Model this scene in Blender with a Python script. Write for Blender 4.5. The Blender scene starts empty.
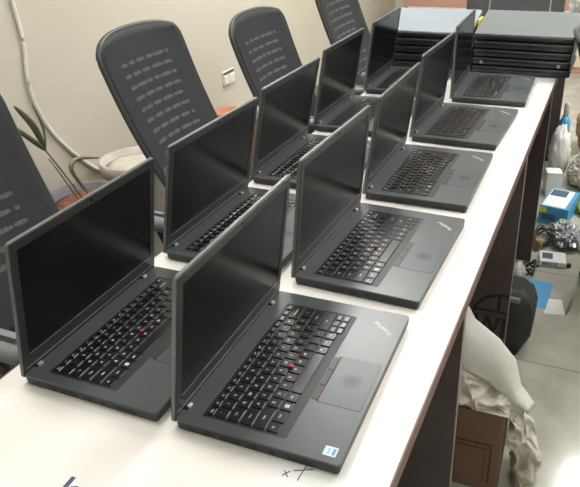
import bpy, bmesh, math, random
from mathutils import Vector, Matrix, noise
random.seed(7)
S = bpy.context.scene
COL = S.collection
PI = math.pi

# ------------------------------------------------------------------ materials
def mat(name, col, rough=.5, metal=0., spec=.5, noise_amt=0., noise_scale=20., bump=0., bump_scale=80., emit=None, estr=0., trans=0., alpha=1., coat=0., sheen=0.):
    m = bpy.data.materials.new(name); m.use_nodes = True
    nt = m.node_tree; b = nt.nodes['Principled BSDF']
    b.inputs['Base Color'].default_value = (*col, 1)
    b.inputs['Roughness'].default_value = rough
    b.inputs['Metallic'].default_value = metal
    b.inputs['Specular IOR Level'].default_value = spec
    b.inputs['Transmission Weight'].default_value = trans
    b.inputs['Alpha'].default_value = alpha
    b.inputs['Coat Weight'].default_value = coat
    b.inputs['Coat Roughness'].default_value = .1
    if emit:
        b.inputs['Emission Color'].default_value = (*emit, 1)
        b.inputs['Emission Strength'].default_value = estr
    if noise_amt or bump:
        tc = nt.nodes.new('ShaderNodeTexCoord')
    if noise_amt:
        n = nt.nodes.new('ShaderNodeTexNoise'); n.inputs['Scale'].default_value = noise_scale; n.inputs['Detail'].default_value = 4
        nt.links.new(tc.outputs['Object'], n.inputs['Vector'])
        r = nt.nodes.new('ShaderNodeMapRange')
        r.inputs['From Min'].default_value = .3; r.inputs['From Max'].default_value = .7
        r.inputs['To Min'].default_value = 1-noise_amt; r.inputs['To Max'].default_value = 1+noise_amt
        nt.links.new(n.outputs['Fac'], r.inputs['Value'])
        mx = nt.nodes.new('ShaderNodeVectorMath'); mx.operation = 'SCALE'
        mx.inputs[0].default_value = col
        nt.links.new(r.outputs['Result'], mx.inputs['Scale'])
        nt.links.new(mx.outputs['Vector'], b.inputs['Base Color'])
    if bump:
        n2 = nt.nodes.new('ShaderNodeTexNoise'); n2.inputs['Scale'].default_value = bump_scale; n2.inputs['Detail'].default_value = 3
        nt.links.new(tc.outputs['Object'], n2.inputs['Vector'])
        bp = nt.nodes.new('ShaderNodeBump'); bp.inputs['Strength'].default_value = bump; bp.inputs['Distance'].default_value = .002
        nt.links.new(n2.outputs['Fac'], bp.inputs['Height'])
        nt.links.new(bp.outputs['Normal'], b.inputs['Normal'])
    return m

M = dict(
 wall=mat('wall_paint', (.63,.585,.49), .7, noise_amt=.05, noise_scale=1.6, bump=.15, bump_scale=30),
 ceil=mat('ceiling_paint', (.75,.73,.68), .8),
 trim=mat('skirting', (.25,.2,.16), .5),
 white_top=mat('white_laminate', (.88,.85,.815), .25, noise_amt=.012, noise_scale=5),
 brown=mat('dark_brown_laminate', (.082,.064,.063), .35, noise_amt=.15, noise_scale=12),
 brown_edge=mat('brown_edge_band', (.16,.085,.07), .5),
 light_edge=mat('panel_edge_tape', (.3,.26,.25), .4),
 shell=mat('graphite_shell', (.078,.088,.09), .33, noise_amt=.04, noise_scale=60),
shellside=mat('dark_side', (.02,.022,.023), .45),
 lid=mat('graphite_lid', (.12,.125,.122), .4),
 lidedge=mat('lid_rim_grey', (.135,.142,.142), .4),
 seam=mat('pale_seam', (.3,.31,.31), .35),  # pale grey of the two thin lines on the lower bezel
 bezel=mat('bezel_plastic', (.022,.025,.025), .4),
 screen=mat('screen_panel', (.005,.006,.006), .22, spec=.12),
 key=mat('key_plastic', (.008,.008,.009), .28, spec=.6),
 well=mat('keyboard_frame', (.02,.021,.022), .45),
 glyph=mat('key_legend', (.72,.72,.72), .4),
 red=mat('red_rubber', (.42,.035,.05), .6),
 stripe=mat('red_stripe', (.22,.02,.03), .6),
 silver=mat('silver_plastic', (.55,.55,.54), .35, metal=.4),
 logo=mat('silver_logo', (.6,.6,.6), .4),
 port=mat('port_recess', (.006,.006,.006), .5),
 sticker=mat('pale_blue_sticker', (.55,.68,.8), .35),
 stickerw=mat('sticker_print', (.12,.28,.55), .35),
 chair=mat('chair_mesh', (.012,.015,.017), .7, noise_amt=.06, noise_scale=90, bump=.3, bump_scale=400),
 chairframe=mat('chair_frame', (.045,.048,.05), .5),
 slot=mat('mesh_opening', (.085,.09,.092), .8, noise_amt=.3, noise_scale=120),
 arm=mat('armrest_grey', (.2,.22,.22), .45),
 black=mat('black_plastic', (.015,.016,.017), .4),
 stackgrey=mat('stack_lid_grey', (.15,.172,.17), .33, noise_amt=.04, noise_scale=6),
 stackblue=mat('stack_lid_blue_grey', (.25,.285,.315), .33, noise_amt=.04, noise_scale=6),
 stackbody=mat('stack_body', (.028,.032,.033), .38),
 switch=mat('switch_white', (.78,.76,.7), .35),
 switchd=mat('switch_dark', (.09,.085,.08), .5),
 cable=mat('cable_cream', (.85,.82,.75), .5),
 blackcable=mat('cable_black', (.02,.02,.022), .45),
 terra=mat('terracotta', (.5,.2,.12), .8, noise_amt=.12, noise_scale=25),
 greypot=mat('grey_pot', (.2,.2,.22), .7, noise_amt=.1),
 palepot=mat('pale_pot', (.58,.54,.47), .75, noise_amt=.15, noise_scale=12),
 soil=mat('soil', (.25,.1,.06), .95, noise_amt=.5, noise_scale=60, bump=.8, bump_scale=60),
 leaf=mat('leaf_green', (.16,.19,.1), .5, noise_amt=.25, noise_scale=30),
 leafdry=mat('leaf_dry', (.35,.33,.2), .6),
 stem=mat('plant_stem', (.3,.26,.17), .6),
 carton=mat('brown_carton', (.17,.1,.07), .6, noise_amt=.08, noise_scale=10),
 cartond=mat('carton_print', (.05,.03,.025), .6),
 bagblack=mat('black_bag', (.024,.025,.026), .55, noise_amt=.1),
 baglogo=mat('black_print', (.012,.011,.012), .5),
 beige=mat('beige_cloth_plastic', (.56,.53,.46), .5, noise_amt=.1, noise_scale=14, bump=.5, bump_scale=30),
 poly=mat('translucent_poly', (.76,.77,.73), .35, noise_amt=.03),
 blue=mat('blue_card', (.06,.33,.62), .45),
 bluew=mat('white_card', (.8,.8,.78), .5),
 yellow=mat('yellow_plastic', (.75,.7,.05), .45),
 foil=mat('silver_foil', (.5,.53,.55), .25, metal=.6, bump=.6, bump_scale=50),
 clear=mat('crumpled_poly', (.62,.6,.54), .3, bump=.6, bump_scale=40),
 pink=mat('pink_wood', (.45,.25,.2), .6), cream=mat('cream_panel', (.62,.55,.42), .6),
 greybox=mat('case_grey', (.06,.06,.068), .5), steel=mat('steel', (.5,.5,.5), .3, metal=.8),
 tan=mat('tan_stuff', (.35,.24,.15), .8, noise_amt=.4, noise_scale=30),
 stick=mat('grey_strip', (.2,.2,.18), .6), paper=mat('white_paper', (.8,.8,.78), .6), ink=mat('blue_ink', (.06,.07,.16), .5),
 brochure=mat('dark_print_box', (.05,.12,.2), .5),
)
# floor: pale cement tiles with thin joints and mottling
def floor_mat():
    m = bpy.data.materials.new('floor_tiles'); m.use_nodes = True; nt = m.node_tree; b = nt.nodes['Principled BSDF']
    tc = nt.nodes.new('ShaderNodeTexCoord'); mp = nt.nodes.new('ShaderNodeMapping')
    mp.inputs['Location'].default_value = (1.5,-.085,0)
    nt.links.new(tc.outputs['Object'], mp.inputs['Vector'])
    br = nt.nodes.new('ShaderNodeTexBrick'); br.offset = 0
    br.inputs['Scale'].default_value = 1; br.inputs['Brick Width'].default_value = 3.; br.inputs['Row Height'].default_value = .6
    br.inputs['Mortar Size'].default_value = .003; br.inputs['Mortar Smooth'].default_value = .3
    nt.links.new(mp.outputs['Vector'], br.inputs['Vector'])
    n = nt.nodes.new('ShaderNodeTexNoise'); n.inputs['Scale'].default_value = 9; n.inputs['Detail'].default_value = 6
    nt.links.new(tc.outputs['Object'], n.inputs['Vector'])
    r = nt.nodes.new('ShaderNodeValToRGB')
    r.color_ramp.elements[0].position = .35; r.color_ramp.elements[0].color = (.36,.362,.31,1)
    r.color_ramp.elements[1].position = .65; r.color_ramp.elements[1].color = (.45,.452,.395,1)
    nt.links.new(n.outputs['Fac'], r.inputs['Fac'])
    mx = nt.nodes.new('ShaderNodeMix'); mx.data_type = 'RGBA'
    nt.links.new(br.outputs['Fac'], mx.inputs[0])
    nt.links.new(r.outputs['Color'], mx.inputs[6]); mx.inputs[7].default_value = (.24,.23,.19,1)
    nt.links.new(mx.outputs[2], b.inputs['Base Color'])
    b.inputs['Roughness'].default_value = .13
    return m
M['floor'] = floor_mat()
# touchpad with a darker round spot in its middle
def pad_mat():
    m = bpy.data.materials.new('touchpad_dark_spot'); m.use_nodes = True; nt = m.node_tree; b = nt.nodes['Principled BSDF']
    tc = nt.nodes.new('ShaderNodeTexCoord'); mp = nt.nodes.new('ShaderNodeMapping')
    mp.inputs['Location'].default_value = (-.199,-.152,0); mp.inputs['Scale'].default_value = (1,1,0)
    nt.links.new(tc.outputs['Object'], mp.inputs['Vector'])
    ln = nt.nodes.new('ShaderNodeVectorMath'); ln.operation = 'LENGTH'
    nt.links.new(mp.outputs['Vector'], ln.inputs[0])
    r = nt.nodes.new('ShaderNodeMapRange'); r.interpolation_type = 'SMOOTHSTEP'
    r.inputs['From Min'].default_value = .003; r.inputs['From Max'].default_value = .021
    nt.links.new(ln.outputs['Value'], r.inputs['Value'])
    mx = nt.nodes.new('ShaderNodeMix'); mx.data_type = 'RGBA'
    nt.links.new(r.outputs['Result'], mx.inputs[0])
    mx.inputs[6].default_value = (.018,.022,.024,1); mx.inputs[7].default_value = (.066,.078,.082,1)
    nt.links.new(mx.outputs[2], b.inputs['Base Color']); b.inputs['Roughness'].default_value = .35
    return m
M['pad'] = pad_mat()

# ------------------------------------------------------------------ helpers
def link(o): COL.objects.link(o); return o
def tag(o, label=None, cat=None, group=None, kind=None):
    if label: o['label'] = label
    if cat: o['category'] = cat
    if group: o['group'] = group
    if kind: o['kind'] = kind
    return o
def empty(name, loc, rz=0, label=None, cat=None, group=None):
    o = bpy.data.objects.new(name, None); link(o); o.empty_display_size = .05
    o.location = loc; o.rotation_euler = (0,0,rz)
    return tag(o, label, cat, group)
def mobj(name, bm, mats, parent=None, smooth=False, loc=None):
    me = bpy.data.meshes.new(name); bm.normal_update(); bm.to_mesh(me); bm.free()
    for m in (mats if isinstance(mats,(list,tuple)) else [mats]): me.materials.append(M[m] if isinstance(m,str) else m)
    if smooth:
        for p in me.polygons: p.use_smooth = True
    o = bpy.data.objects.new(name, me); link(o)
    if parent: o.parent = parent
    if loc: o.location = loc
    return o
def addbox(bm, x0,x1,y0,y1,z0,z1, bev=0, seg=2, mi=0, mtx=None):
    r = bmesh.ops.create_cube(bm, size=1)
    vs = r['verts']
    for v in vs:
        v.co = Vector((x0+(v.co.x+.5)*(x1-x0), y0+(v.co.y+.5)*(y1-y0), z0+(v.co.z+.5)*(z1-z0)))
    faces = list({f for v in vs for f in v.link_faces})
    if bev:
        eds = list({e for v in vs for e in v.link_edges})
        rr = bmesh.ops.bevel(bm, geom=eds, offset=bev, segments=seg, affect='EDGES', profile=.5)
        vs = list({v for f in rr['faces'] for v in f.verts} | {v for v in vs if v.is_valid})
        faces = list({f for v in vs for f in v.link_faces})
    for f in faces: f.material_index = mi
    if mtx is not None:
        for v in {v for f in faces for v in f.verts}: v.co = mtx @ v.co
    return faces
def rr(x0,x1,y0,y1,r,n=4):
    pts=[]
    for cx,cy,a0 in ((x1-r,y1-r,0),(x0+r,y1-r,PI/2),(x0+r,y0+r,PI),(x1-r,y0+r,1.5*PI)):
        for k in range(n+1):
            a=a0+PI/2*k/n; pts.append((cx+r*math.cos(a), cy+r*math.sin(a)))
    return pts
def loft(bm, loops, cap0=True, cap1=True, mi=0):
    L=[[bm.verts.new(p) for p in lp] for lp in loops]
    for a,b in zip(L,L[1:]):
        n=len(a)
        for i in range(n):
            f=bm.faces.new((a[i],a[(i+1)%n],b[(i+1)%n],b[i])); f.material_index=mi
    if cap0: bm.faces.new(L[0][::-1]).material_index=mi
    if cap1: bm.faces.new(L[-1]).material_index=mi
    return L
def tube(bm, pts, r, n=8, mi=0, taper=None):
    pts=[Vector(p) for p in pts]; loops=[]
    up=Vector((0,0,1))
    for i,p in enumerate(pts):
        d=(pts[min(i+1,len(pts)-1)]-pts[max(i-1,0)]).normalized()
        a=d.cross(up)
        if a.length<1e-3: a=d.cross(Vector((1,0,0)))
        a.normalize(); b=a.cross(d)
        rad=r*(taper[i] if taper else 1)
        loops.append([p+a*rad*math.cos(2*PI*k/n)+b*rad*math.sin(2*PI*k/n) for k in range(n)])
    loft(bm, loops, mi=mi)
def lathe(bm, prof, n=28, mi=0, c=(0,0,0)):
    loops=[[(c[0]+r*math.cos(2*PI*k/n), c[1]+r*math.sin(2*PI*k/n), c[2]+z) for k in range(n)] for r,z in prof]
    loft(bm, loops, mi=mi)
def spline(pts, n=8):
    P=[Vector(p) for p in pts]; out=[]
    for i in range(len(P)-1):
        p0=P[max(i-1,0)];p1=P[i];p2=P[i+1];p3=P[min(i+2,len(P)-1)]
        for k in range(n):
            t=k/n
            out.append(.5*((2*p1)+(p2-p0)*t+(2*p0-5*p1+4*p2-p3)*t*t+(3*p1-p0-3*p2+p3)*t**3))
    out.append(P[-1]); return out
def text_geo(s, size):
    c=bpy.data.curves.new('t','FONT'); c.body=s; c.size=size; c.align_x='CENTER'; c.align_y='CENTER'; c.resolution_u=1; c.offset=size*.025
    o=bpy.data.objects.new('t',c); COL.objects.link(o)
    bpy.context.view_layer.update()
    me=o.evaluated_get(bpy.context.evaluated_depsgraph_get()).to_mesh()
    vs=[v.co.copy() for v in me.vertices]; fs=[tuple(p.vertices) for p in me.polygons]
    bpy.data.objects.remove(o); bpy.data.curves.remove(c)
    return vs,fs
def addtext(bm, s, size, f, mi=0):
    vs,fs=text_geo(s,size); V=[bm.verts.new(f(v)) for v in vs]
    for q in fs:
        try: bm.faces.new([V[i] for i in q]).material_index=mi
        except ValueError: pass
def copy_tree(o, parent=None):
    c=o.copy(); COL.objects.link(c); c.parent=parent
    for ch in o.children: copy_tree(ch, c)
    return c
def struct(name, bm, m): return tag(mobj(name,bm,m), kind='structure')

FZ=-.75      # floor height; the table top is z = 0
# ------------------------------------------------------------------ room
XL,XR,YB,YF,ZC=-1.78,2.6,5.9,-2.6,1.95
bm=bmesh.new(); addbox(bm,XL-.1,XR+.1,YF-.1,YB+.1,FZ-.08,FZ); struct('floor',bm,'floor')
bm=bmesh.new(); addbox(bm,XL-.1,XR+.1,YF-.1,YB+.1,ZC,ZC+.08); struct('ceiling',bm,'ceil')
bm=bmesh.new(); addbox(bm,XL-.1,XL,YF-.1,YB+.1,FZ,ZC); struct('wall_left',bm,'wall')
bm=bmesh.new(); addbox(bm,XL,XR,YB,YB+.1,FZ,ZC); struct('wall_back',bm,'wall')
bm=bmesh.new(); addbox(bm,XR,XR+.1,YF-.1,YB+.1,FZ,ZC); struct('wall_right',bm,'wall')
bm=bmesh.new(); addbox(bm,XL,XR,YF-.1,YF,FZ,ZC); struct('wall_front',bm,'wall')
bm=bmesh.new(); addbox(bm,XL,XL+.012,YF,YB,FZ,FZ+.09,.003); struct('baseboard_left',bm,'trim')
bm=bmesh.new(); addbox(bm,XL+.012,XR,YB-.012,YB,FZ,FZ+.09,.003); struct('baseboard_back',bm,'trim')

# ------------------------------------------------------------------ ceiling lights
LIGHTS=[(.56,3.45,95),(.39,1.3,20),(-1.0,2.7,40),(-1.0,.2,14),(1.7,2.4,24),(.9,-1.2,18)]
places=['farthest along the room above the right aisle','above the right edge of the white table','above the office chairs','nearest the left wall at the viewer end','closest to the right wall','behind the viewer']
for (x,y,w),pl_ in zip(LIGHTS,places):
    h=.2 if w>90 else .29
    t=empty('ceiling_light',(x,y,ZC),0,'square white ceiling light panel '+pl_,'ceiling light','ceiling light panels')
    bm=bmesh.new(); 
    g=h+.02
    for a in ((-g,g,-g,-h),(-g,g,h,g),(-g,-h,-h,h),(h,g,-h,h)): addbox(bm,*a,-.03,0,.002)
    mobj('frame',bm,'switch',t)
    bm=bmesh.new(); addbox(bm,-h,h,-h,h,-.02,-.006)
    mobj('diffuser',bm,mat('diffuser_glow',(.9,.9,.9),.5,emit=(1,.995,.97),estr=w),t)

# ------------------------------------------------------------------ table
TY0,TY1=-.62,3.2
tb=empty('long_table',(-.3,1.3,FZ),0,'long white topped dark brown table carrying two rows of open laptops','table')
def T(bm,name,m,**k):
    o=mobj(name,bm,m,tb,**k); o.location=Vector((.3,-1.3,-FZ)); return o
bm=bmesh.new(); addbox(bm,-.598,-.002,TY0+.002,TY1-.002,-.024,0,.0015); T(bm,'tabletop','white_top')
bm=bmesh.new(); addbox(bm,-.002,.0005,TY0,TY1,-.0245,-.0006); addbox(bm,-.6005,-.598,TY0,TY1,-.0245,-.0006); addbox(bm,-.598,-.002,TY0,TY0+.002,-.0245,-.0006)
addbox(bm,-.598,-.002,TY1-.002,TY1,-.0245,-.0006); T(bm,'edge_band','brown_edge')
for i,(y,x1) in enumerate(((-.45,-.012),(.56,-.026),(1.235,-.004),(1.95,-.006),(3.12,-.03))):
    bm=bmesh.new(); addbox(bm,-.34,x1-.0012,y,y+.018,FZ,-.0245,.0008); p=T(bm,'side_panel','brown')
    bm=bmesh.new(); addbox(bm,x1-.0012,x1,y,y+.018,FZ,-.0245); q=mobj('panel_edge',bm,'light_edge',p)
for y0,y1 in ((-.432,.56),(.578,1.235),(1.253,1.95),(1.968,3.12)):
    bm=bmesh.new(); addbox(bm,-.34,-.324,y0,y1,FZ+.05,-.0245); T(bm,'added_back_panel','brown')  # added panels closing off the view under the table, keeping it dark

# ------------------------------------------------------------------ laptop
W,D,H=.3372,.2350,.019
LL=.2235
def key_mesh(u,v,w,h,legend,size=.0042,dx=0,win=False):
    # w along v, h along u; local origin at key centre
    bm=bmesh.new()
    hw,hh=w/2,h/2
    def lp(ins,z,r): return [(p[0],p[1],z) for p in rr(-hh+ins,hh-ins,-hw+ins,hw-ins,r,3)]
    loft(bm,[lp(0,0,.0016),lp(.0002,.0012,.0016),lp(.0011,.0019,.0016)],cap0=False)
    if legend:
        sx=-(hw-.0042) if len(legend)<3 and w<.02 else 0
        addtext(bm,legend,size,lambda p:Vector((-p.y-(.0012 if h>.012 else 0), p.x*1.05, .00197)),1)
    if win:
        for a in (-1,1):
            for b in (-1,1): addbox(bm,a*.0017-.0014,a*.0017+.0014,b*.0017-.0014,b*.0017+.0014,.0018,.00198,mi=1)
    return bm
def make_laptop():
    root=empty('laptop',(0,0,0))
    # base shell with a keyboard recess
    bm=bmesh.new()
    def lp(i,z,r=.0048,back=.005): return [(p[0],p[1],z) for p in rr(back+i,D-i,i,W-i,r,5)]
    L=loft(bm,[lp(.008,0.0006),lp(.002,.002),lp(.0006,.006),lp(0,.0165),lp(.0002,.0186),lp(.0007,.019)],cap1=False)
    for f0 in bm.faces:
        if f0.calc_center_median().z<.0175: f0.material_index=1
    inner=[bm.verts.new((p[0],p[1],.019)) for p in rr(.035,.157,.018,.305,.004,3)]
    ie=[bm.edges.new((inner[i],inner[(i+1)%len(inner)])) for i in range(len(inner))]
    oe=[bm.edges.get((L[-1][i],L[-1][(i+1)%len(L[-1])])) for i in range(len(L[-1]))]
    bmesh.ops.triangle_fill(bm,edges=ie+oe,use_beauty=True)
    low=[bm.verts.new((v.co.x,v.co.y,.0172)) for v in inner]
    n=len(inner)
    for i in range(n): bm.faces.new((inner[i],inner[(i+1)%n],low[(i+1)%n],low[i]))
    bm.faces.new(low)
    bmesh.ops.recalc_face_normals(bm,faces=bm.faces[:])
    mobj('base',bm,['shell','shellside'],root)
    # keyboard frame
    bm=bmesh.new()
    loft(bm,[[(p[0],p[1],z) for p in rr(.0354+i,.1566-i,.0184+i,.3046-i,.004,3)] for z,i in ((.01725,0),(.0184,0),(.0186,.0003))])
    kb=mobj('keyboard',bm,'well',root)
    bm=bmesh.new(); addbox(bm,.0343,.0353,.020,.303,.0188,.0194); mobj('keyboard_trim_line',bm,'lidedge',root)
    def key(u0,v0,w,h,leg,size=.0042,win=False):
        g=.0021
        o=mobj('key',key_mesh(0,0,w-g,h-g,leg,size,win=win),['key','glyph'],kb)
        o.location=(u0+h/2, v0+w/2, .0186)
    P=.0187; v0=.0215
    leg=['Esc']+['F%d'%i for i in range(1,13)]+['Home','End','Ins','Del']
    for i,s in enumerate(leg): key(.0385,v0+i*.01647,.01647,.0122,s,.0042)
    def row(u,items,size=.0058):
        v=v0
        for s,w in items: key(u,v,w,P,s,size if len(s)<3 else .004); v+=w
    row(.0512,[(c,P) for c in '`1234567890-=']+[('Backspace',.0369)])
    row(.0699,[('Tab',.028)]+[(c,P) for c in 'QWERTYUIOP[]']+[('\\',.0276)])
    row(.0886,[('Caps',.033)]+[(c,P) for c in "ASDFGHJKL;'"]+[('Enter',.0413)])
    row(.1073,[('Shift',.0425)]+[(c,P) for c in 'ZXCVBNM,./']+[('Shift',.0505)])
    v=v0
    for s,w in (('Fn',P),('Ctrl',.0235),('',P),('Alt',P),('',.0935),('Alt',P),('PrtSc',P),('Ctrl',P)):
        key(.126,v,w,P,s,.0042,win=(s=='' and w<.05)); v+=w
    for i,(a,b) in enumerate((('PgUp','<'),('^','v'),('PgDn','>'))):
        key(.126,v+i*.0166,.0166,.0118,a,.0026); key(.1378,v+i*.0166,.0166,.0118,b,.0034)
    # pointing stick
    bm=bmesh.new(); lathe(bm,[(.0022,0),(.0022,.003),(.0036,.0036),(.0038,.0046),(.003,.0052),(.0005,.0054)],14)
    mobj('pointing_stick',bm,'red',kb,True,(.1075,.150,.0186))
    # buttons
    for a,b,red in ((.1,.13,1),(.131,.165,0),(.166,.196,1)):
        bm=bmesh.new(); addbox(bm,.1578,.1676,a,b,.0180,.0196,.0006)
        mobj('trackpad_button',bm,'bezel',root)
        if red:
            bm=bmesh.new(); addbox(bm,.1669,.1678,a+.001,b-.001,.0190,.0198,.0002); mobj('red_stripe',bm,'stripe',root.children[-1])
    bm=bmesh.new(); loft(bm,[[(p[0],p[1],z) for p in rr(.1655+i,.2295-i,.0965+i,.1995-i,.003,3)] for z,i in ((.0181,0),(.01905,0))]); mobj('touchpad_gap',bm,'port',root)
    bm=bmesh.new(); loft(bm,[[(p[0],p[1],z) for p in rr(.1683+i,.2288-i,.0972+i,.1988-i,.003,3)] for z,i in ((.0181,0),(.0192,0),(.0193,.0002))]); mobj('touchpad',bm,'pad',root)
    # ports along the short side nearest the viewer
    for a,b,z0,z1 in ((.022,.034,.006,.011),(.046,.062,.006,.0125),(.070,.10,.0055,.012),(.112,.126,.006,.0125),(.14,.15,.007,.012),(.168,.2,.006,.010)):
        bm=bmesh.new(); addbox(bm,a,b,-.0002,.006,z0,z1); mobj('port',bm,'port',root)
    # hinges
    for v in (.028,.296):
        bm=bmesh.new(); addbox(bm,.0005,.0125,v-.007,v+.007,.014,.0225,.002); hg=mobj('hinge',bm,'bezel',root)
        bm=bmesh.new(); addbox(bm,.0085,.0137,v-.0045,v+.0045,.0168,.0228,.001); mobj('hinge_cap',bm,'silver',hg)
    # logo
    bm=bmesh.new(); R=Matrix.Rotation(math.radians(52),3,'Z')
    def f(p):
        q=R@Vector((p.x,p.y,0)); return Vector((.205-q.y,.289+q.x,.01925))
    addtext(bm,'ThinkPad',.0112,f); mobj('logo_lettering',bm,'logo',root)
    # lid (pivot at its own origin)
    ld=None
    bm=bmesh.new()
    def ring(i,x): return [(x,p[1],p[0]) for p in rr(-.009+i,LL-i,i,W-i,.006,4)]
    loft(bm,[ring(.001,-.0055),ring(0,-.0045),ring(0,-.0005),ring(.0008,.0002)])
    bmesh.ops.recalc_face_normals(bm,faces=bm.faces[:])
    for f_ in bm.faces:
        f_.material_index = 1 if abs(f_.normal.x)<.9 else 0
    ld=mobj('lid',bm,['lid','lidedge'],root); ld.location=(.004,0,H)
    sy0,sy1,sz0,sz1=.0145,W-.0145,.029,LL-.0155
    bm=bmesh.new()
    for a in ((.002,W-.002,-.003,sz0),(.002,W-.002,sz1,LL-.002),(.002,sy0,sz0,sz1),(sy1,W-.002,sz0,sz1)): addbox(bm,.0002,.0016,a[0],a[1],a[2],a[3])
    mobj('bezel',bm,'bezel',ld)
    bm=bmesh.new(); addbox(bm,.0003,.0008,sy0,sy1,sz0,sz1); mobj('screen',bm,'screen',ld)
    bm=bmesh.new(); addbox(bm,.0016,.0019,sy0+.002,sy1-.002,sz0-.0008,sz0,mi=0); addbox(bm,.0016,.0021,.006,W-.006,.0065,.0075); mobj('bezel_seam',bm,'seam',ld)
    for y in (.02,W-.02):
        bm=bmesh.new(); lathe(bm,[(.0018,0),(.0018,.0006)],10); 
        for v_ in bm.verts: v_.co=Vector((v_.co.z+.0015,v_.co.x+y,v_.co.y+LL-.008))
        mobj('rubber_bumper',bm,'black',ld)
    bm=bmesh.new(); addbox(bm,.0015,.0018,W/2-.0025,W/2+.0025,LL-.0105,LL-.0055); mobj('webcam',bm,'screen',ld)
    return root
spots=[('R1',-.2964,-.0485,.0259,-.1447),('R2',-.3024,.3440,-.0211,-.1006),('R3',-.3052,.7381,.0079,-.1479),('R4',-.3121,1.1482,-.0297,-.1172),('R5',-.2922,1.5526,.0317,-.0233),
('L1',-.5554,-.0545,.0178,-.1535),('L2',-.5759,.3391,-.0116,-.1921),('L3',-.5925,.7344,-.0011,-.2031),('L4',-.6016,1.146,.0051,-.1655),('L5',-.5936,1.5703,.0164,-.1278)]
labs={'R1':'nearest open laptop in the right-hand row, with a pale sticker on its palm rest',
'R2':'open dark laptop second from the viewer in the right-hand row','R3':'open dark laptop in the middle of the right-hand row',
'R4':'open dark laptop fourth from the viewer in the right-hand row','R5':'open dark laptop farthest in the right-hand row, beside the stack of closed laptops',
'L1':'open dark laptop nearest the viewer in the left row beside the chairs','L2':'open dark laptop second from the viewer in the left row by the chairs',
'L3':'open dark laptop in the middle of the left row by the chairs','L4':'open dark laptop fourth from the viewer in the left row by the chairs','L5':'open dark laptop farthest in the left row by the chairs'}
proto=make_laptop()
for i,(n,x,y,rz,t) in enumerate(spots):
    o=proto if i==0 else copy_tree(proto)
    o.location=(x,y,0); o.rotation_euler=(0,0,rz)
    tag(o,labs[n],'laptop','open laptops in the right-hand row' if n[0]=='R' else 'open laptops in the left-hand row')
    for c in o.children:
        if c.name.startswith('lid'): c.rotation_euler=(0,-t,0)
bm=bmesh.new(); loft(bm,[[(p[0],p[1],z) for p in rr(.2085,.2255,.011,.0265,.001,2)] for z in (.01905,.0193)])
st=mobj('palm_rest_sticker',bm,'sticker',proto); st['label']='pale blue square maker sticker'
bm=bmesh.new(); addtext(bm,'intel',.005,lambda p:Vector((.2145-p.y,.0187+p.x,.0194))); addbox(bm,.2195,.2235,.0135,.024,.0193,.01938); mobj('sticker_print',bm,'stickerw',st)

# ------------------------------------------------------------------ stacks of closed laptops
def closed(lidm):
    r=empty('closed_laptop',(0,0,0)); w,d=.345,.236
    bm=bmesh.new()
    loft(bm,[[(p[0],p[1],z) for p in rr(i,w-i,i,d-i,.01,4)] for z,i in ((.0015,.012),(.006,.002),(.0165,0),(.0172,.001))]); mobj('base',bm,'stackbody',r)
    bm=bmesh.new()
    loft(bm,[[(p[0],p[1],z) for p in rr(i,w-i,i,d-i,.01,4)] for z,i in ((.0186,.0015),(.0195,0),(.0265,0),(.0285,.002))]); mobj('lid',bm,lidm,r)
    bm=bmesh.new(); loft(bm,[[(p[0],p[1],z) for p in rr(.004,w-.004,.005,d-.004,.01,4)] for z in (.0172,.0186)]); mobj('gasket',bm,'black',r)
    # bulging battery along the rear edge, so that a pile fans upwards
    bm=bmesh.new(); addbox(bm,.04,w-.04,d-.05,d-.004,-.0066,.004,.002); mobj('battery',bm,'black',r)
    for x in (.03,w-.03):
        for y in (.03,):
            bm=bmesh.new(); lathe(bm,[(.008,0),(.008,.002)],12,c=(x,y,0)); mobj('foot',bm,'black',r)
    return r
cgrey=closed('stackgrey'); cdark=closed('stackbody'); cblue=closed('stackblue'); used=set()
ordn=['lowest','second from bottom','middle one','second from top','topmost']
TH=.0297; TILT=math.radians(2.3)
for sname,x,y,rz,top in (('right stack behind the right-hand row',-.302,1.955,-.02,cgrey),('left stack behind the left-hand row',-.66,1.945,.01,cblue)):
    for k in range(5):
        src=top if k==4 else cdark
        if src.name in used: o=copy_tree(src)
        else: o=src; used.add(src.name)
        jx=random.uniform(-.004,.004)*(k<4); jy=random.uniform(-.003,.003)*(k<4)
        o.location=(x+jx,y+jy,k*TH+.0002); o.rotation_euler=(TILT*(k+1),0,rz+random.uniform(-.006,.006)*(k<4))
        tag(o,('pale grey lidded ' if k==4 else 'dark ')+'closed laptop, '+ordn[k]+' in the '+sname,'laptop','closed laptops in the '+sname)
        if k==1 and sname.startswith('right'):
            for xx in (.03,.3):
                bm=bmesh.new(); addbox(bm,xx,xx+.011,-.0015,.004,.008,.020,.001); mobj('latch',bm,'silver',o)

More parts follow.
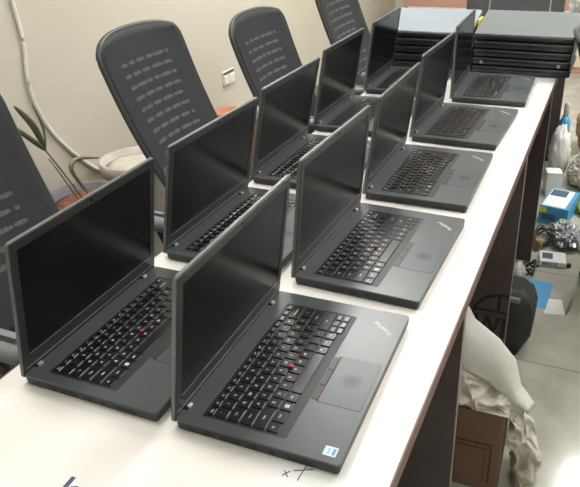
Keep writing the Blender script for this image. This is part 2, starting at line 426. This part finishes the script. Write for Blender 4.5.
# ------------------------------------------------------------------ office chairs
def make_chair():
    r=empty('office_chair',(0,0,0))
    # local: origin on floor below seat centre, faces +X ; back at -X
    def bp_(s,t):   # s -1..1 across, t 0..1 up
        w=.214+.002*t-.02*(1-t)**2
        z=.50+.52*t
        x=-.17-.235*t-.02*math.sin(t*PI) + .03*s*s
        return w,z,x
    rows,colsn=22,20
    def outline(t):
        w,z,x=bp_(0,t)
        if t>.86: w*=math.sqrt(max(1-((t-.86)/.14)**2*.2,0))
        if t<.1: w*=1-.25*((.1-t)/.1)**2
        return w
    bm=bmesh.new(); G={}
    for side,off in ((0,0),(1,-.018)):
        for i in range(rows+1):
            t=i/rows
            for j in range(colsn+1):
                s=-1+2*j/colsn
                tt=t
                if t>.9: tt=t-.045*(abs(s)**3)*(t-.9)/.1
                _,z,x=bp_(s,tt); G[side,i,j]=bm.verts.new((x+off,s*outline(t),z))
    for i in range(rows):
        for j in range(colsn):
            bm.faces.new((G[0,i,j],G[0,i,j+1],G[0,i+1,j+1],G[0,i+1,j])); bm.faces.new((G[1,i,j],G[1,i+1,j],G[1,i+1,j+1],G[1,i,j+1]))
    for i in range(rows):
        for j in (0,colsn): bm.faces.new((G[0,i,j],G[0,i+1,j],G[1,i+1,j],G[1,i,j]))
    for j in range(colsn):
        for i in (0,rows): bm.faces.new((G[0,i,j],G[0,i,j+1],G[1,i,j+1],G[1,i,j]))
    bmesh.ops.recalc_face_normals(bm,faces=bm.faces[:])
    back=mobj('backrest',bm,'chair',r,True)
    # frame tube around the rim
    bm=bmesh.new(); rim=[]
    for i in range(rows+1): rim.append(G and None)
    rim=[]
    def P_(s,t):
        tt=t-(.045*(abs(s)**3)*(t-.9)/.1 if t>.9 else 0)
        _,z,x=bp_(s,tt); return Vector((x-.012,s*outline(t)*1.0,z))
    for i in range(0,rows+1): rim.append(P_(-1,i/rows))
    for j in range(1,colsn): rim.append(P_(-1+2*j/colsn,1))
    for i in range(rows,-1,-1): rim.append(P_(1,i/rows))
    tube(bm,rim,.0095,8); mobj('back_frame',bm,'chairframe',back,True)
    # rows of slots
    bm=bmesh.new(); rnd=random.Random(3)
    for k in range(10):
        t=.82-.064*k
        w=outline(t)*(.6 if k<9 else .4)
        s=-w
        while s<w*.9:
            l=rnd.uniform(.03,.06)
            e=min(s+l,w)
            for q in (0,):
                n=4; top=[];bot=[]
                for m_ in range(n+1):
                    yy=s+(e-s)*m_/n; ww=outline(t); ss=yy/ww
                    hgt=.0055*(1 if 0<m_<n else .5)
                    for lst,dz in ((top,hgt),(bot,-hgt)):
                        tt=t+dz/.52; _,z,x=bp_(ss,tt); lst.append(bm.verts.new((x+.0012,yy,z)))
                for m_ in range(n): bm.faces.new((bot[m_],bot[m_+1],top[m_+1],top[m_]))
            s=e+rnd.choice((.003,.005,.01))
    mobj('ventilation_slots',bm,'slot',back)
    # spine bracket
    bm=bmesh.new(); tube(bm,spline([(-.325,0,.72),(-.32,0,.6),(-.27,0,.47),(-.1,0,.415)],6),.022,10); mobj('back_bracket',bm,'black',r,True)
    # seat
    bm=bmesh.new()
    def sl(i,z): return [(p[0],p[1],z) for p in rr(-.23+i,.25-i,-.24+i,.24-i,.08,6)]
    loft(bm,[sl(.03,.425),sl(.005,.44),sl(0,.462),sl(.012,.482),sl(.05,.49)]); mobj('seat',bm,'chair',r,True)
    for sy in (-1,1):
        bm=bmesh.new(); tube(bm,spline([(-.12,sy*.2,.43),(-.12,sy*.255,.44),(-.1,sy*.265,.55),(-.06,sy*.265,.655)],6),.016,10)
        tube(bm,spline([(.08,sy*.2,.43),(.08,sy*.255,.44),(.06,sy*.265,.55),(.02,sy*.265,.655)],6),.012,10)
        a=mobj('armrest',bm,'chairframe',r,True)
        bm=bmesh.new(); loft(bm,[[(p[0],p[1]+sy*.265,z) for p in rr(-.15+i,.12-i,-.03+i,.03-i,.027,5)] for z,i in ((.655,.006),(.662,0),(.68,0),(.688,.01))]); mobj('arm_pad',bm,'arm',a,True)
    bm=bmesh.new(); lathe(bm,[(.028,.09),(.028,.25),(.018,.255),(.018,.38),(.06,.39),(.1,.41),(.1,.428)],18); mobj('gas_column',bm,'black',r,True)
    for k in range(5):
        a=2*PI*k/5+.3; c,s=math.cos(a),math.sin(a)
        bm=bmesh.new(); tube(bm,[(c*.02,s*.02,.11),(c*.15,s*.15,.095),(c*.26,s*.26,.07)],.021,8,taper=[1.2,1,.7]); lg=mobj('base_leg',bm,'black',r,True)
        bm=bmesh.new()
        loops=[]
        for off in (-.02,.02):
            loops.append([(c*.26-s*off+c*.026*math.cos(2*PI*q/14), s*.26+c*off+s*.026*math.cos(2*PI*q/14), .028+.027*math.sin(2*PI*q/14)) for q in range(14)])
        loft(bm,loops); addbox(bm,c*.26-.008,c*.26+.008,s*.26-.008,s*.26+.008,.04,.075); mobj('caster',bm,'black',lg,True)
    return r
ch=make_chair()
CH=[(-.81,.345,.0,'leftmost, cut off by the photo edge'),
    (-.825,1.175,.02,'second from the viewer, left of the light switch'),
    (-.72,1.765,.0,'right of the light switch'),
    (-.64,2.37,.0,'farthest, cut off by the top of the photo')]
for i,(x,y,rz,l) in enumerate(CH):
    o=ch if i==0 else copy_tree(ch)
    o.location=(x,y,FZ); o.rotation_euler=(0,0,rz)
    if i==2:   # this one is set lower on their gas lifts
        for c in o.children:
            if not c.name.startswith(('base_leg','gas_column')): c.location.z-=.045
    tag(o,'dark mesh-backed office chair, '+l,'office chair','office chairs along the left side of the table')
o=copy_tree(ch); o.location=(.465,1.84,FZ)
o.rotation_euler=(0,0,math.radians(9))
for c in o.children:
    if not c.name.startswith(('base_leg','gas_column')): c.location.z=-.08
tag(o,'dark office chair at the right photo edge, turned away from the table','office chair')

# ------------------------------------------------------------------ wall things
t=empty('light_switch',(XL,2.665,-.29),0,'small white double switch plate on the beige wall between two chair backs','light switch')
bm=bmesh.new(); addbox(bm,.0,.008,-.062,.062,-.042,.04,.003); mobj('back_plate',bm,'switch',t)
bm=bmesh.new(); addbox(bm,.006,.0095,-.057,.057,.02,.035,.001); mobj('dark_strip',bm,'switchd',t)
for y in (-.029,.029):
    bm=bmesh.new(); addbox(bm,.006,.014,y-.026,y+.026,-.035,.014,.002); mobj('rocker',bm,'switch',t)
bm=bmesh.new()
def onwall(y,z): return (XL+.008,y,z)
tube(bm,spline([onwall(1.228,.5),onwall(1.228,.331),onwall(1.238,.186),onwall(1.221,.06),onwall(1.232,-.046),onwall(1.295,-.185),onwall(1.419,-.335),onwall(1.524,-.429),onwall(1.659,-.51),onwall(1.9,-.56)],8),.0075,8)
tag(mobj('wall_cable',bm,'cable',None,True),'cream cable running down the beige wall above the flower pots','cable')
# pots
def pot(name,x,y,r,h,m,label,soil='soil',rim=.012):
    t=empty(name,(x,y,FZ),0,label,'plant pot')
    bm=bmesh.new(); lathe(bm,[(r*.68,0),(r*.95,h-.05),(r*.95,h-.045),(r+rim*.3,h-.045),(r+rim*.4,h),(r-rim,h),(r-rim,h-.03),(.01,h-.032)],32); p=mobj('pot_body',bm,m,t,True)
    bm=bmesh.new(); lathe(bm,[(r-rim-.001,h-.031),(r*.6,h-.018),(.01,h-.012)],24); mobj('soil',bm,soil,t,True)
    return t
px=-1.55
p1=pot('flower_pot',px,1.17,.145,.39,'greypot','grey flower pot with reddish soil and a long-leaved plant, behind the nearest left laptop')
p2=pot('flower_pot',px-.02,1.50,.14,.42,'palepot','pale wide flower pot against the wall, between the grey pot and a chair','palepot')
p3=pot('flower_pot',px,2.30,.12,.38,'terra','terracotta flower pot on the floor below the light switch')
def leaf(bm,pts,w,mi=0):
    P=spline(pts,5); n=len(P); L_=[];R_=[]
    for i,p in enumerate(P):
        d=(P[min(i+1,n-1)]-P[max(i-1,0)]).normalized(); a=d.cross(Vector((.75,-.6,.2))).normalized()
        ww=w*math.sin(PI*min(max((i+.3)/(n-.4),0),1))**.8
        L_.append((p+a*ww)); R_.append((p-a*ww))
    off=d.cross(a)*.0012
    V=[[bm.verts.new(q+o_) for q in lst] for o_ in (off,-off) for lst in (L_,R_)]
    for i in range(n-1):
        bm.faces.new((V[0][i],V[0][i+1],V[1][i+1],V[1][i])); bm.faces.new((V[2][i],V[3][i],V[3][i+1],V[2][i+1]))
        bm.faces.new((V[0][i],V[2][i],V[2][i+1],V[0][i+1])); bm.faces.new((V[1][i],V[1][i+1],V[3][i+1],V[3][i]))
pl=empty('potted_plant',(px,1.18,FZ+.37),0,'thin plant with long narrow green leaves growing from the grey pot','plant')
def rel(p): return (p[0]-px,p[1]-1.18,p[2]-(FZ+.37))
PLx=-1.5
def wp(y,z,x=PLx): return rel((x,y,z))
J=(.977,-.108)
bm=bmesh.new(); tube(bm,spline([rel((px,1.16,FZ+.365)),wp(1.04,-.22),wp(J[0],J[1])],5),.003,6); tube(bm,spline([rel((px,1.14,FZ+.365)),wp(1.02,-.21),wp(J[0]+.005,J[1]-.03)],5),.0025,6); mobj('stem',bm,'stem',pl,True)
for a,b,w in (((.945,-.01),(.888,.071),.011),((.985,-.03),(.961,.057),.004),((.93,-.055),(.85,.025),.009)):
    bm=bmesh.new(); leaf(bm,[wp(*J),wp(*a),wp(*b)],w); mobj('leaf',bm,'leaf',pl,True)
bm=bmesh.new(); leaf(bm,[rel((px,1.2,FZ+.365)),wp(1.073,-.215),wp(1.114,-.185),wp(1.225,-.222)],.008); mobj('leaf',bm,'leafdry',pl,True)

# ------------------------------------------------------------------ far end
t=empty('storage_cabinet',(-.74,5.35,FZ),0,'low pinkish wooden cabinet with cream front at the far end of the room','cabinet')
bm=bmesh.new(); addbox(bm,-.75,.75,-.2,.2,0,.62,.004); mobj('body',bm,'pink',t)
bm=bmesh.new(); addbox(bm,-.70,-.03,-.215,-.2,.05,.475,.003); mobj('door',bm,'cream',t)
bm=bmesh.new(); addbox(bm,.03,.7,-.215,-.2,.05,.475,.003); mobj('door',bm,'cream',t)
t=empty('computer_case',(-.26,2.78,0),.05,'dark grey computer case standing on the table behind the right laptop stacks','computer case')
bm=bmesh.new(); addbox(bm,-.22,.2,-.12,.14,0,.36,.006); mobj('housing',bm,'greybox',t)
for x in (-.12,.14):
    bm=bmesh.new(); addbox(bm,x,x+.006,-.124,-.12,.02,.34); mobj('trim_strip',bm,'steel',t)

# ------------------------------------------------------------------ soft crumpled things
def crumple(nx,ny,f,amp,sc,seed,thick=0,wrap=False):
    bm=bmesh.new(); layers=[]
    for off in ((0,thick) if thick else (0,)):
        V={}
        for i in range(nx+1):
            for j in range(ny if wrap else ny+1):
                p=Vector(f(i/nx,j/ny)); q=p*sc+Vector((seed,seed*1.7,0))
                d=Vector((noise.noise(q),noise.noise(q+Vector((9,3,1))),noise.noise(q+Vector((4,7,5)))))
                r=.5-2*abs(noise.noise(q*1.7))+.5*(.5-2*abs(noise.noise(q*3.6)))
                V[i,j]=bm.verts.new(p+amp*d*.7+amp*.55*r*Vector((.25,-.8,.5))+Vector((0,off,0)))
        layers.append(V)
        for i in range(nx):
            for j in range(ny):
                k=(j+1)%ny if wrap else j+1
                bm.faces.new((V[i,j],V[i+1,j],V[i+1,k],V[i,k]))
    if wrap:
        V=layers[0]
        for i in (0,nx): bm.faces.new([V[i,j] for j in range(ny)])
    if thick:
        A,B=layers
        edge=[(i,0) for i in range(nx)]+[(nx,j) for j in range(ny)]+[(i,ny) for i in range(nx,0,-1)]+[(0,j) for j in range(ny,0,-1)]
        for k in range(len(edge)):
            p,q=edge[k],edge[(k+1)%len(edge)]; bm.faces.new((A[p],A[q],B[q],B[p]))
    bmesh.ops.recalc_face_normals(bm,faces=bm.faces[:])
    return bm
def blob(cx,cy,cz,rx,ry,rz_,amp,sc,seed,sub=4,floor=None,rot=0):
    bm=bmesh.new(); bmesh.ops.create_icosphere(bm,subdivisions=sub,radius=1)
    c,s=math.cos(rot),math.sin(rot)
    for v in bm.verts:
        q=v.co*sc+Vector((seed,seed*2.3,seed*.7))
        k=1+amp*.5*noise.noise(q)+amp*.35*(1-3*abs(noise.noise(q*1.9)))+amp*.3*(.5-2*abs(noise.noise(q*4.3)))
        p=Vector((v.co.x*rx,v.co.y*ry,v.co.z*rz_))*k
        v.co=Vector((cx+p.x*c-p.y*s,cy+p.x*s+p.y*c,cz+p.z))
        if floor is not None and v.co.z<floor: v.co.z=floor+.0005
    return bm

# brown carton under the table, with bags on it
t=empty('brown_carton',(-.12,.77,FZ),.04,'brown box with a printed rectangular frame, standing under the table below the pale bags','box')
bm=bmesh.new(); addbox(bm,-.16,.185,-.07,.15,0,.25,.006); mobj('box_body',bm,'carton',t)
bm=bmesh.new()
for a in ((-.12,.157,.152,.156),(-.12,.157,.138,.140),(.157,.161,.03,.156),(.145,.147,.03,.140)): addbox(bm,a[0],a[1],-.0712,-.0695,a[2],a[3])
mobj('printed_frame',bm,'cartond',t)

def path(P,t):
    t=min(max(t,0),.9999)*(len(P)-1); i=int(t); return Vector(P[i]).lerp(Vector(P[i+1]),t-i)
TOP=[(-.30,0,-.42),(-.15,0,-.40),(-.054,0,-.425),(.013,0,-.450),(.081,0,-.498),(.108,0,-.554),(.135,0,-.611),(.150,0,-.691),(.145,0,-.735)]
BOT=[(-.30,0,-.505),(-.15,0,-.505),(-.05,0,-.525),(.002,0,-.50),(.051,0,-.515),(.076,0,-.597),(.084,0,-.675),(.092,0,-.725),(.10,0,-.742)]
def bagf(u,v):   # closed heap: v runs round the cross-section
    a=path(TOP,u); b=path(BOT,u); a_=2*PI*v
    m=(a+b)/2; r=(a-b)/2
    yc=.80-.01*u; yr=.11-.06*u
    return (m.x+r.x*math.sin(a_), yc-yr*math.cos(a_), m.z+r.z*math.sin(a_))
bm=crumple(120,72,bagf,.038,21,2.1,wrap=True)
for v in bm.verts:
    if v.co.z<FZ+.003: v.co.z=FZ+.003
    if v.co.x<.055 and v.co.z<FZ+.2525: v.co.z=FZ+.2525
    if v.co.x>=.0 and v.co.z<FZ+.2525 and v.co.x<.072: v.co.x=.072
tag(mobj('crumpled_bag',bm,'beige',None,True),'crumpled beige plastic bag heaped on the brown box and hanging down its side','bag')
EU=[(-.12,.84,-.25),(-.061,.82,-.285),(-.043,.81,-.31),(.019,.80,-.345),(.065,.79,-.39),(.086,.78,-.45),(.126,.775,-.493)]
EL=[(-.13,.765,-.415),(-.08,.765,-.425),(-.055,.76,-.426),(.013,.76,-.45),(.052,.76,-.486),(.075,.76,-.50),(.10,.765,-.505)]
def polyf(u,v):
    p=path(EU,u).lerp(path(EL,u),v); p.y-=.02*math.sin(PI*v); return p
bm=crumple(30,16,polyf,.006,8,5.5,.0012)
tag(mobj('plastic_sheet',bm,'poly',None,True),'smooth pale plastic sheet draped over the beige bag beneath the table','plastic sheet')

# black bag with round print, leaning behind the second side panel
t=empty('black_bag',(-.0,1.40,FZ),0,'black boxy bag standing on the floor beside the table panel with the round print','bag')
bm=bmesh.new()
def q4(x0,x1,y0,y1,z): return [(p[0],p[1],z) for p in rr(x0,x1,y0,y1,.006,2)]
loft(bm,[q4(-.2,.03,-.10,-.02,.0),q4(-.2,.066,-.11,.0,.09),q4(-.2,.068,-.11,.01,.17),q4(-.2,.052,-.10,.01,.215),q4(-.19,.02,-.09,.0,.238)]); mobj('bag_body',bm,'bagblack',t,True)
bm=bmesh.new(); addbox(bm,-.01,.022,-.113,-.1,.205,.222,.003); mobj('grey_tab',bm,'stick',t)
# round black print on the near face of the second side panel
panels=[c for c in tb.children if c.name.startswith('side_panel')]
bm=bmesh.new(); N=40; cx_,cz_,ro,ri=-.018,-.585,.098,.088; yy=1.2344
for k in range(N):
    a0,a1=2*PI*k/N,2*PI*(k+1)/N
    def clampx(x): return min(x,-.006)
    q=[(clampx(cx_+r_*math.cos(a)),yy,cz_+r_*math.sin(a)) for r_,a in ((ro,a0),(ro,a1),(ri,a1),(ri,a0))]
    if max(p[0] for p in q)-min(p[0] for p in q)>1e-5 and min(p[0] for p in q)<-.0065: bm.faces.new([bm.verts.new(p) for p in q])
addtext(bm,'WI',.105,lambda p:Vector((cx_-.036+p.x*.72,yy,cz_-.03+p.y)))
addbox(bm,cx_-.085,cx_+.012,yy-.0003,yy+.0003,cz_+.026,cz_+.034)
addbox(bm,cx_-.02,cx_-.01,yy-.0003,yy+.0003,cz_+.034,cz_+.09)
pr=mobj('round_print',bm,'baglogo',panels[2]); 

# ------------------------------------------------------------------ things on the floor at right
def flatbox(name,cx,cy,w,d,h,rz,m,label,cat,z=FZ,extra=None,tilt=0):
    t=empty(name,(cx,cy,z),rz,label,cat); t.rotation_euler=(0,tilt,rz)
    bm=bmesh.new(); addbox(bm,-w/2,w/2,-d/2,d/2,0,h,min(.002,h*.3)); mobj('body',bm,m,t)
    return t
t=flatbox('blue_folder',.048,1.705,.092,.19,.006,-.06,'blue','bright blue card folder lying on the floor beside the black bag','folder')
bm=bmesh.new(); addbox(bm,-.046,.046,-.0965,-.095,.001,.005); mobj('folder_spine',bm,'bluew',t)
bm=bmesh.new(); bm2=addbox(bm,-.035,.035,-.05,.05,0,.001); o=tag(mobj('paper_sheet',bm,'paper'),'white paper slip lying at the corner of the blue folder','paper'); o.location=(.112,1.64,FZ+.0005); o.rotation_euler=(0,0,.2)
bm=bmesh.new(); tube(bm,[(.158,1.60,FZ+.006),(.164,1.64,FZ+.008),(.170,1.70,FZ+.006)],.006,8,taper=[.6,1,.6]); tag(mobj('grey_strip',bm,'stick',None,True),'small dark grey strip on the bare floor right of the white paper','strip')
# printed packet
t=flatbox('white_packet',.075,1.98,.10,.09,.022,.1,'bluew','white packet with dark printing and a black cap, lying on the floor beside cables','packet')
bm=bmesh.new(); addtext(bm,'MADE',.022,lambda p:Vector((p.x-.01,-.0456,p.y+.011))); addbox(bm,-.04,.0,-.02,.03,.022,.0226); mobj('printing',bm,'ink',t)
bm=bmesh.new(); lathe(bm,[(.009,0),(.009,.014),(.006,.016)],12,c=(.062,-.03,0)); mobj('cap',bm,'black',t)
# blue white carton
t=flatbox('blue_carton',.055,2.43,.125,.22,.085,-.15,'blue','blue and white product box on the floor under the yellow item','box')
bm=bmesh.new(); addbox(bm,-.055,.045,-.10,.1,.085,.0865,.0005); mobj('white_lid_panel',bm,'bluew',t)
bm=bmesh.new(); addbox(bm,-.05,.02,.02,.09,.0865,.0885); mobj('dark_picture',bm,'brochure',t)
bm=bmesh.new(); addbox(bm,-.05,.01,-.1112,-.11,.02,.05); mobj('printed_patch',bm,'brochure',t)
bm=bmesh.new(); addbox(bm,-.062,-.03,-.1108,-.1098,.055,.08); mobj('yellow_patch',bm,'yellow',t)
tag(mobj('yellow_pouch',blob(.165,2.50,FZ+.03,.035,.06,.03,.15,2,3,3,FZ+.001),'yellow',None,True),'bright yellow pouch at the photo edge beside the blue box','pouch')
tag(mobj('foil_bag',blob(.105,2.18,FZ+.035,.055,.09,.038,.5,2.2,1.3,5,FZ+.001,.2),'foil'),'crumpled silver foil bag on the floor in front of the blue box','bag')
tag(mobj('grey_pouch',blob(.215,2.11,FZ+.03,.04,.06,.03,.4,2.2,4.3,4,FZ+.001,.2),'foil'),'grey crumpled pouch at the photo edge beside the foil bag','bag')
tag(mobj('crumpled_wrap',blob(.13,2.84,FZ+.07,.06,.11,.075,.5,2.2,6.1,5,FZ+.001,.3),'clear'),'large crumpled clear plastic wrap behind the blue box','plastic wrap')
tag(mobj('crumpled_wrap',blob(.2,2.635,FZ+.05,.05,.07,.05,.5,2.4,8.1,5,FZ+.001,.3),'clear'),'smaller crumpled clear wrap touching the yellow pouch','plastic wrap')
t=flatbox('white_box',.0,2.68,.07,.08,.12,.25,'bluew','plain white box standing behind the blue product box','box')
bm=bmesh.new(); addbox(bm,-.035,.035,-.04,.0,.12,.1215); mobj('flap',bm,'paper',t)
tag(mobj('white_bag',blob(.0,2.93,FZ+.13,.05,.07,.13,.3,3,4.9,4,FZ+.001,.1),'paper',None,True),'white crumpled bag on the floor beyond the plain white box','bag')
t=empty('blue_bottle',(.0,3.07,FZ),0,'blue bottle with pale neck standing on the floor far behind the boxes','bottle')
bm=bmesh.new(); lathe(bm,[(.026,0),(.028,.02),(.028,.25),(.014,.28)],20); mobj('bottle_body',bm,'blue',t,True)
bm=bmesh.new(); lathe(bm,[(.013,.275),(.013,.34),(.011,.35)],14); mobj('bottle_neck',bm,'beige',t,True)
tag(mobj('tan_sack',blob(.15,3.36,FZ+.14,.09,.14,.15,.3,2.2,2.6,5,FZ+.001,.1),'tan',None,True),'tan brown sack on the floor behind the clear wrap','sack')
tag(mobj('tan_scrap',blob(.006,2.09,FZ+.022,.018,.035,.024,.35,2.2,9.6,4,FZ+.001,.1),'tan',None,True),'small tan cloth scrap among the black cables','scrap')
tag(mobj('white_scrap',blob(-.035,1.80,FZ+.03,.025,.04,.03,.4,2.5,5.6,4,FZ+.001,.1),'clear',None,True),'crumpled pale plastic scrap beside the blue folder','plastic scrap')
rnd=random.Random(11)
for cx,cy,r,n,l in ((.02,2.15,.05,4,'tangled black cable on the floor in front of the foil bag'),(.0,1.86,.035,3,'loop of black cable at the foot of the table panel'),(.13,3.05,.09,4,'black cable tangle behind the clear wrap')):
    pts=[]
    for k in range(n*6):
        a=k*PI/3; rr_=r*rnd.uniform(.6,1.1)
        pts.append((cx+rr_*math.cos(a)*.8,cy+rr_*math.sin(a)*1.5,FZ+.006+.035*rnd.random()*(1+.3*(cy>3))))
    bm=bmesh.new(); tube(bm,spline(pts,5),.0042,7); tag(mobj('black_cable',bm,'blackcable',None,True),l,'cable')
# white bag on far right over the chair / case
tag(mobj('white_bag',blob(.045,3.0,.14,.09,.09,.14,.35,2,7.7,5,.001,.2),'paper'),'crumpled white plastic bag on the table end beside the dark computer case','bag')
bm=bmesh.new(); addbox(bm,-.3105,-.3035,2.05,2.12,.0,.178,.001); tag(mobj('yellow_folder',bm,'yellow'),'yellow strip standing between the two laptop stacks','folder')
# ------------------------------------------------------------------ papers on the table
t=empty('paper_slip',(-.098,-.048,.0),.2,'white paper slip with a dark handwritten mark under the nearest laptop corner','paper')
bm=bmesh.new(); addbox(bm,-.045,.045,-.035,.022,.0002,.0008); mobj('sheet',bm,'paper',t)
bm=bmesh.new()
for a in (((-.008,.006),(.016,.012)),((.006,.018),(.0,-.008)),((-.02,-.004),(-.012,.004)),((-.019,.004),(-.013,-.005))):
    tube(bm,[(a[0][0]-.012,a[0][1]-.008,.0011),(a[1][0]-.012,a[1][1]-.008,.0011)],.0007,5)
mobj('ink_mark',bm,'ink',t)
t=empty('printed_sheet',(-.34,-.19,.0),.05,'white sheet with bold dark letters at the bottom edge of the table','paper')
bm=bmesh.new(); addbox(bm,-.05,.06,-.07,.028,.0002,.0008); mobj('sheet',bm,'paper',t)
bm=bmesh.new(); addtext(bm,'las',.046,lambda p:Vector((p.x-.004,p.y+.006,.001))); mobj('lettering',bm,'ink',t)

# ------------------------------------------------------------------ camera
c=[0.15649139529538922, -0.5930262760916654, 0.6378674877966258, -0.4454590760221896, 0.46222614029136644, -0.04243749440879749, 672.4956181509374, 5.198889408298674, -18.170939222528844]
cx,cy,cz,yaw,pit,rol,f,ppx,ppy=c
fw=Vector((math.sin(yaw)*math.cos(pit),math.cos(yaw)*math.cos(pit),-math.sin(pit)))
rt=Vector((math.cos(yaw),-math.sin(yaw),0)); up=rt.cross(fw)
r2=math.cos(rol)*rt+math.sin(rol)*up; u2=-math.sin(rol)*rt+math.cos(rol)*up
cam=bpy.data.cameras.new('camera'); co=bpy.data.objects.new('camera',cam); link(co)
co.matrix_world=Matrix(((r2.x,u2.x,-fw.x,cx),(r2.y,u2.y,-fw.y,cy),(r2.z,u2.z,-fw.z,cz),(0,0,0,1)))
cam.sensor_fit='HORIZONTAL'; cam.sensor_width=36; cam.lens=f/580*36
cam.shift_x=-ppx/580; cam.shift_y=ppy/580; cam.clip_start=.02
S.camera=co
w=bpy.data.worlds.new('world'); S.world=w; w.use_nodes=True; w.node_tree.nodes['Background'].inputs[0].default_value=(.5,.52,.55,1); w.node_tree.nodes['Background'].inputs[1].default_value=.2
S.view_settings.view_transform='Standard'; S.view_settings.look='None'; S.view_settings.gamma=1; S.view_settings.exposure=.22
S.view_settings.use_curve_mapping=False
